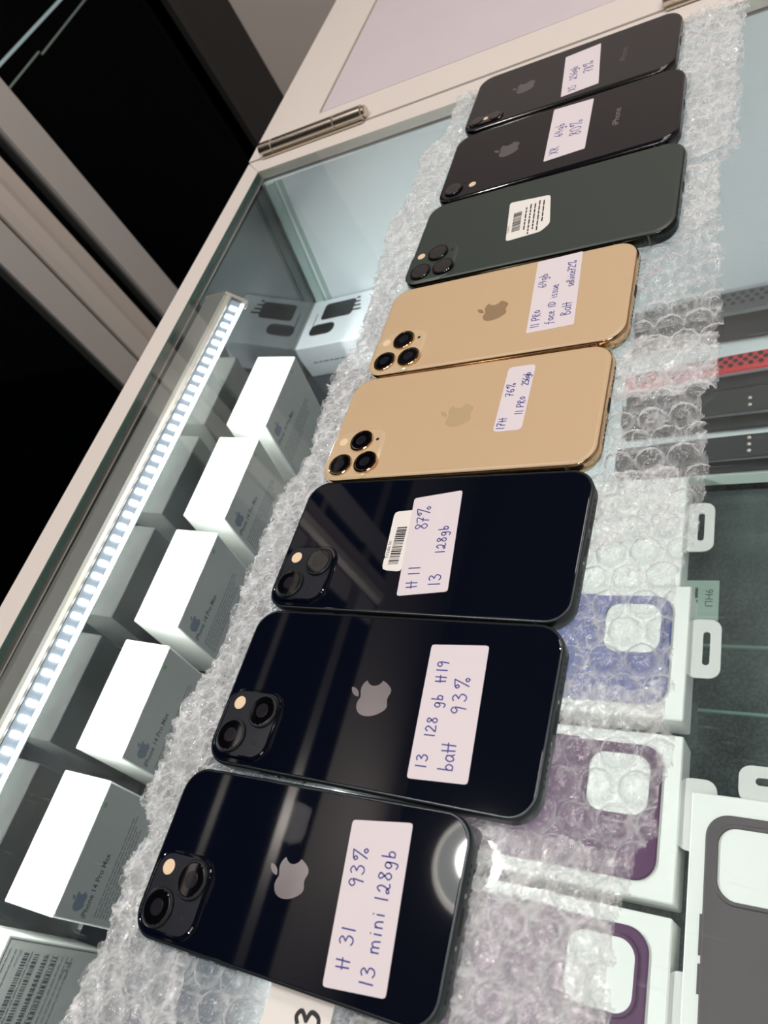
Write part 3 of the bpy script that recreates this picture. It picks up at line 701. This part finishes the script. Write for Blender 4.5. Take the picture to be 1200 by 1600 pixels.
def sticker(p, zt, pts, mtx, m, lines, corner=1.2, wd=.5, name='sticker', z=.06):
    """pts: four corners in phone coordinates; rounded slightly"""
    out = []
    for k in range(len(pts)):
        a, b, c = Vector(pts[k - 1]), Vector(pts[k]), Vector(pts[(k + 1) % len(pts)])
        d1 = (a - b).normalized() * corner; d2 = (c - b).normalized() * corner
        for t in (0, .5, 1): out.append(tuple((b + d1) * (1 - t) ** 2 + b * 2 * t * (1 - t) + (b + d2) * t * t))
    s_ = MB().prism(out, zt + .01, zt + z + .04).build(name, m, p)
    if lines:
        mb = MB()
        for ln in lines: handwrite(mb, *ln[:4], mtx, wd=wd, **(ln[4] if len(ln) > 4 else {}))
        mb.build('handwriting', MT['pen'], s_)
    return s_

lab = ['glossy midnight phone nearest the camera, the smallest, with a bright reflection at its corner',
       'glossy midnight phone with a silver logo, second from the front, beside the smallest one',
       'glossy midnight phone with two overlapping stickers hiding its logo, just below the gold phones',
       'frosted gold phone with a small rounded sticker, the nearer of the two gold ones',
       'frosted gold phone with a three-line sticker, the farther of the two gold ones',
       'large dark green frosted phone with a printed barcode sticker',
       'glossy black phone with one round lens, second from the far end',
       'dark grey phone with a pill-shaped camera bump, farthest of the row beside the cream flap']
def up_logo(p, zt, cx, cy, size, m): put_logo('logo', m, p, frame_uv((cx, cy, zt + .02), (0, 1, 0), (-1, 0, 0)), size, .03)
# nearest (small midnight)
p, zt = phone(0, 'mini', lab[0], MT['navy'], MT['navyrim'], MT['navybump'], None); up_logo(p, zt, -1.6, -.3, 17, MT['logo_g'])
c = [(47.7, -26.3), (43.4, 25.9), (19.2, 23.2), (24.4, -28.5)]; mx = rect_mtx(c[0], c[1], zt + .11)
sticker(p, zt, c, mx, MT['sticker'], [('H 31', 5.5, 15.0, 5.2, dict(gap=.28)), ('93%', 30, 15.6, 5.4, dict(gap=.25)), ('13 mini', 2.5, 5.2, 5.0, dict(gap=.24, space=.6)), ('1~28gb', 27, 4.8, 5.0, dict(gap=.2))])
# second
p, zt = phone(1, '13', lab[1], MT['navy'], MT['navyrim'], MT['navybump'], None); up_logo(p, zt, -1.7, -.4, 18.5, MT['logo_g'])
c = [(47.9, -26.9), (44.4, 25.4), (19.9, 24.2), (24.0, -28.3)]; mx = rect_mtx(c[0], c[1], zt + .11)
sticker(p, zt, c, mx, MT['sticker'], [('13', 4.5, 17, 4.4, dict(gap=.3)), ('128', 16, 16, 4.2, dict(gap=.2)), ('gb', 27, 15.4, 4.4), ('H 19', 37, 15.6, 4.6, dict(space=.2)), ('baH', 4, 6.5, 5.6, dict(gap=.12)), ('93%', 25, 5.6, 5.6, dict(gap=.35))])
# third
p, zt = phone(2, '13', lab[2], MT['navy'], MT['navyrim'], MT['navybump'], None)
c = [(-5.0, -15.4), (-5.0, 17.4), (-18.2, 16.4), (-15.2, -14.7)]; mx2 = rect_mtx((-7, -14.5), (-9, 16.8), zt + .11)
s2 = sticker(p, zt, c, mx2, MT['sticker_w'], None, 2.2, name='barcode_sticker')
mb = MB(); barcode(mb, 3, 23, .5, 5.6, 34, mx2, 3); v, f = text_geo('Trade In', 2.6); mb.add([(a[0] * 1.05 + 6, a[1] + 6.6, .03) for a in v], f, mx2); mb.build('printed_words', MT['black'], s2)
c = [(20.2, -24.3), (14.0, 27.2), (-9.8, 23.6), (-3.4, -27.4)]; mx = rect_mtx(c[0], c[1], zt + .23)
sticker(p, zt, c, mx, MT['sticker'], [('H 11', 3, 14.6, 5.4, dict(gap=.3, space=.3)), ('87%', 33, 14.6, 6.0, dict(gap=.1)), ('13', 3.5, 4.0, 5.4, dict(gap=.2)), ('1~28gb', 19.5, 4.2, 4.4, dict(gap=.2))], z=.18)
# gold, nearer
p, zt = phone(3, '11', lab[3], MT['gold'], MT['goldrim'], MT['goldb'], None); up_logo(p, zt, -1.8, .2, 17.5, MT['logo_gold'])
c = [(34.8, -12.9), (34.6, 27.9), (20.6, 27.9), (20.6, -12.9)]; mx = rect_mtx(c[0], c[1], zt + .11)
sticker(p, zt, c, mx, MT['sticker'], [('17H', 1.5, 8.6, 4.0, dict(gap=.16)), ('76%', 21.5, 8.2, 4.0, dict(gap=.12)), ('11 pro', 9.5, 1.4, 3.8, dict(gap=.16, space=.35)), ('256gb', 27.6, 1.8, 3.4, dict(gap=.02, ws=.9))], 2.2, .42)
# gold, farther
p, zt = phone(4, '11', lab[4], MT['gold'], MT['goldrim'], MT['goldb'], None); up_logo(p, zt, -2, .2, 17.5, MT['logo_gold2'])
c = [(45.4, -20.8), (42.7, 34.1), (18.3, 33.1), (21.1, -21.6)]; mx = rect_mtx(c[0], c[1], zt + .11)
sticker(p, zt, c, mx, MT['sticker'], [('11 pro', 3.5, 18.2, 4.4, dict(gap=.14, space=.4)), ('64gb', 33, 17.6, 4.4, dict(gap=.14)), ('face ID issue', 4, 10.8, 4.3, dict(gap=.14, space=.6)), ('BaH', 8, 2.4, 5.0, dict(gap=.1)), ('service72%', 29, 2.8, 4.0, dict(gap=.08, ws=.95))], .6, .42)
# large green
p, zt = phone(5, '11max', lab[5], MT['greenp'], MT['greenrim'], MT['greenp'], None)
c = [(9.6, -10), (5.5, 17.2), (-20.0, 19.4), (-15.5, -17.4), (5, -15.6)]; mx = rect_mtx((8.2, -16), (5, 17.5), zt + .11)
s_ = sticker(p, zt, c, mx, MT['sticker_w'], None, 2.0, name='barcode_sticker')
mb = MB(); barcode(mb, 8, 26, 16, 21, 30, mx, 9)
v, f = text_geo('Trade In', 2.0); mb.add([(a[0] + 8, a[1] + 22.6, .03) for a in v], f, mx)
for k, (a0, a1) in enumerate(((7, 28), (2, 30), (5, 30), (3, 31), (10, 30))): fakelines(mb, a0, a1, 13 - k * 2.6, 1.35, 30 + k, mx)
mb.build('printed_words', MT['black'], s_)
# black, one lens
p, zt = phone(6, 'xr', lab[6], MT['xrblack'], MT['greyrim'], None, None); up_logo(p, zt, -33.2, 2.6, 17.5, MT['logo_d'])
c = [(21.3, -22.6), (20.6, 31.4), (-5.5, 33.2), (-4.0, -24)]; mx = rect_mtx(c[0], c[1], zt + .11)
sticker(p, zt, c, mx, MT['sticker'], [('XR', 4, 17, 5.6, dict(gap=.15)), ('64gb', 22, 16.5, 5.2, dict(gap=.22)), ('80%', 18, 4.8, 7.0, dict(gap=.16))], .8, .5)
def word(p, zt, x, y0, ln, m):
    v, f = text_geo('iPhone', 5.6); k = ln / max(a[0] for a in v); mb = MB(); mb.add([(a[0] * k, a[1], .02) for a in v], f, frame_uv((x + 2, y0, zt + .03), (0, 1, 0), (-1, 0, 0))); mb.build('printed_name', m, p)
word(p, zt, 37.5, -7.5, 18, MT['logo_g'])
# dark grey, pill camera
p, zt = phone(7, 'xs', lab[7], MT['grey'], MT['greyrim'], None, None); up_logo(p, zt, -32, 1.0, 17, MT['logo_d'])
c = [(24.3, -26.9), (19.4, 25.3), (-4.7, 23.0), (-.3, -28.9)]; mx = rect_mtx(c[0], c[1], zt + .11)
sticker(p, zt, c, mx, MT['sticker'], [('XS', 3, 15, 5.2, dict(gap=.15)), ('~256gb', 17, 15, 5.0, dict(gap=.18)), ('78%', 20, 4.6, 6.0, dict(gap=.14))], .6, .5)
word(p, zt, 37.3, -9, 17, MT['logo_d'])

# paper card at the bottom edge, under the nearest phone
crd = MB().prism([(-1, -62), (26, -66), (25.5, -28), (-1, -27)], -1.4, -.9).build('paper_card', MT['sticker_w']); tag(crd, 'white card with a handwritten black 13, poking out under the nearest phone', 'card')
mb = MB(); handwrite(mb, '13', 0, 0, 9, rect_mtx((21.5, -45.5), (21.5, -30), -.9), wd=1.5, gap=.25); mb.build('handwriting', MT['marker'], crd)

# ------------------------------------------------------------------ bubble wrap
def vnoise(x, y, scale, seed):
    r = np.random.default_rng(seed); T = r.random((256, 256)).astype(np.float32)
    u = x / scale + 1000.3; v = y / scale + 1000.7
    iu = np.floor(u).astype(int); iv = np.floor(v).astype(int); fu = u - iu; fv = v - iv
    fu = fu * fu * (3 - 2 * fu); fv = fv * fv * (3 - 2 * fv)
    g = lambda a, b: T[a % 256, b % 256]
    return (g(iu, iv) * (1 - fu) + g(iu + 1, iv) * fu) * (1 - fv) + (g(iu, iv + 1) * (1 - fu) + g(iu + 1, iv + 1) * fu) * fv
def inpoly(X, Y, poly):
    ins = np.zeros(X.shape, bool); n = len(poly)
    for i in range(n):
        x0, y0 = poly[i]; x1, y1 = poly[(i + 1) % n]
        if y0 == y1: continue
        c = ((y0 > Y) != (y1 > Y)) & (X < (x1 - x0) * (Y - y0) / (y1 - y0) + x0); ins ^= c
    return ins
def phone_mask(X, Y, grow):
    m = np.zeros(X.shape, bool)
    for (px, py, pa), (L, W, T) in zip(P, DIM):
        c, s_ = math.cos(pa), math.sin(pa); a = c * (X - px) + s_ * (Y - py); b = -s_ * (X - px) + c * (Y - py)
        m |= (abs(a) < L / 2 + grow) & (abs(b) < W / 2 + grow)
    return m
def bubbles(X, Y, pitch, rad, h, seed, crush=.5, rot=0.0):
    c, s_ = math.cos(rot), math.sin(rot); U = c * X + s_ * Y; V = -s_ * X + c * Y
    best = np.zeros(X.shape, np.float32); ring = np.zeros(X.shape, np.float32); rowh = pitch * .866
    r = np.random.default_rng(seed); T = r.random((199, 197, 4)).astype(np.float32)
    j0 = np.round(V / rowh).astype(int)
    for dj in (-1, 0, 1):
        j = j0 + dj; off = (j % 2) * .5
        i = np.round(U / pitch - off).astype(int)
        t = T[i % 199, j % 197]
        cx = (i + off) * pitch; cy = j * rowh
        R_ = rad * (.92 + .12 * t[..., 0]); d = np.hypot(U - cx, V - cy) / R_
        dome = np.clip(1 - d ** 4, 0, 1) ** .5
        hh = h * (1 - crush * t[..., 1])
        dent = 1 - .35 * t[..., 2] * np.exp(-(((U - cx) - (t[..., 3] - .5) * rad) ** 2 + ((V - cy) - (t[..., 1] - .5) * rad) ** 2) / (rad * .45) ** 2)
        best = np.maximum(best, dome * hh * dent)
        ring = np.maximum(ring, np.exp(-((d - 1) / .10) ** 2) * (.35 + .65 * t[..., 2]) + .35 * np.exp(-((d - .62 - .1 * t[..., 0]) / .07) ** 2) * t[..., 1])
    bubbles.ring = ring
    return best
def wrap(name, poly, m, res, zb, hfun, parent, clip_phones=False, edge=1.6, seed=3, ringw=1.0):
    xs = [p[0] for p in poly]; ys = [p[1] for p in poly]
    gx = np.arange(min(xs) - 3, max(xs) + 3, res); gy = np.arange(min(ys) - 3, max(ys) + 3, res)
    X, Y = np.meshgrid(gx, gy)
    wx = (vnoise(X, Y, 6, seed) - .5) * edge * 2 + (vnoise(X, Y, 2, seed + 1) - .5) * edge; wy = (vnoise(X, Y, 6, seed + 2) - .5) * edge * 2 + (vnoise(X, Y, 2, seed + 5) - .5) * edge
    mask = inpoly(X + wx, Y + wy, poly)
    if clip_phones: mask &= ~phone_mask(X, Y, .7)
    Z = zb + hfun(X, Y)
    if not clip_phones:
        pm = phone_mask(X, Y, 1.0); Z = np.where(pm, np.minimum(Z, -.35), Z)
    Z = np.where((X > -3) & (X < 28) & (Y < -24), np.minimum(Z, -2.0), Z)      # pressed down by the card
    Z = np.maximum(Z, zb)
    ny, nx = X.shape
    fm = mask[:-1, :-1] & mask[1:, :-1] & mask[:-1, 1:] & mask[1:, 1:]
    J, I = np.nonzero(fm); a = J * nx + I; F = np.stack([a, a + 1, a + nx + 1, a + nx], 1)
    used, inv = np.unique(F, return_inverse=True); F = inv.reshape(F.shape)
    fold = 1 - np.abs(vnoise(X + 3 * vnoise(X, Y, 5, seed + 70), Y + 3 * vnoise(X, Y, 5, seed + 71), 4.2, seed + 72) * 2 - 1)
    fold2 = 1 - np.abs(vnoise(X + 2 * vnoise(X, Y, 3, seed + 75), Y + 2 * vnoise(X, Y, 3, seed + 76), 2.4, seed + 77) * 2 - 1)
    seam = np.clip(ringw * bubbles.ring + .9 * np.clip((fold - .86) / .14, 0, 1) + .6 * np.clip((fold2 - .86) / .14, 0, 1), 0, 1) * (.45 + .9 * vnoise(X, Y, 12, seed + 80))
    V = np.stack([X.ravel()[used], Y.ravel()[used], Z.ravel()[used]], 1) * S
    me = bpy.data.meshes.new(name); me.vertices.add(len(V)); me.vertices.foreach_set('co', V.astype(np.float32).ravel())
    me.loops.add(F.size); me.loops.foreach_set('vertex_index', F.ravel().astype(np.int32))
    me.polygons.add(len(F)); me.polygons.foreach_set('loop_start', np.arange(0, F.size, 4, dtype=np.int32))
    me.update(calc_edges=True); me.polygons.foreach_set('use_smooth', np.ones(len(F), bool)); me.materials.append(m); me.update()
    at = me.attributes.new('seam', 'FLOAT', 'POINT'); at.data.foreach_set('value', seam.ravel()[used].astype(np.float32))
    o = bpy.data.objects.new(name, me); COL.objects.link(o); o.parent = parent
    return o
LEFT = [(-64.8, 553.9), (-63.3, 502.1), (-77.7, 485.2), (-74.0, 441.6), (-83.0, 409.6), (-78.8, 362.0), (-74.4, 324.4), (-72.3, 295.7), (-76.5, 280.5), (-81.2, 260.6), (-75.7, 202.7), (-85.9, 173.3), (-85.1, 141.1), (-84.5, 93.9), (-83.7, 83.8), (-94.9, 57.2), (-91.3, 39.3), (-94.9, 17.2), (-83.1, 4.1), (-88.5, -9.8), (-86.8, -21.9), (-84.1, -38.0), (-87.8, -52.4), (-88.5, -67.7), (-90, -120)]
RIGHT = [(140, 551), (138.3, 524.0), (137.6, 472.9), (137.8, 384.6), (130.1, 382.7), (130.0, 339.7), (133.1, 333.5), (131.7, 314.5), (133.9, 222.6), (127.8, 218.2), (130.9, 172.6), (130.4, 148.8), (122.8, 129.4), (121.8, 128.0), (122.7, 103.5), (123.5, 84.5), (121.9, 77.6), (124.4, 71.2), (125.0, 60.6), (121.7, 52.0), (121.9, 36.3), (117.5, 31.8), (115.8, 18.7), (112.8, 11.0), (113.7, -15.0), (114, -120)]
def crease(X, Y, sc, seed, amp):
    n = vnoise(X + 4 * vnoise(X, Y, 7, seed + 9), Y + 4 * vnoise(X, Y, 7, seed + 8), sc, seed) * 2 - 1; return amp * (1 - np.abs(n)) ** 5
wr = thing('bubble_wrap', 'crumpled clear bubble wrap sheet on the glass, under all the phones', 'bubble wrap')
def h_base(X, Y):
    b = bubbles(X, Y, 13.0, 5.9, 4.3, 5, .4, .05); on = np.clip(b / 1.5, 0, 1)
    return b + crease(X, Y, 9.0, 21, .5) + on * (crease(X, Y, 3.6, 25, .75) + .25 * vnoise(X, Y, 1.7, 33)) + .15 * vnoise(X, Y, 2.2, 31)
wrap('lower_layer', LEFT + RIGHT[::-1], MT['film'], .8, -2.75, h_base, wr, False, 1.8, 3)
def h_flap(X, Y):
    b = bubbles(X + 5, Y + 3, 13.0, 5.9, 3.2, 15, .7, -.05)
    return .5 + .6 * b + crease(X, Y, 9, 41, 1.6) + crease(X, Y, 4.5, 43, 1.0) + crease(X, Y, 2.6, 47, .45) + .2 * vnoise(X, Y, 1.8, 51)
flaps = [
    [(90, 256), (133, 252), (133.5, 224), (127, 218), (88, 214)],
    [(86, 177), (118, 180), (121, 174), (122, 146), (88, 138)],
    [(80, 86), (122, 84), (123, 72), (88, 64), (80, 60)],
    [(60, 34), (112, 30), (113, 6), (114, -110), (33, -110), (33, -34), (62, -30)],
    [(100, 552), (126, 552), (136, 524), (135, 390), (100, 384)],
    [(108, 382), (129, 382), (131, 330), (110, 322)],
]
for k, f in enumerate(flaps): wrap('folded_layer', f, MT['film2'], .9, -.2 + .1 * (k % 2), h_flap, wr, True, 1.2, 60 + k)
LF = [(x + 2, y) for x, y in LEFT[:-1]] + [(-88, -110)]
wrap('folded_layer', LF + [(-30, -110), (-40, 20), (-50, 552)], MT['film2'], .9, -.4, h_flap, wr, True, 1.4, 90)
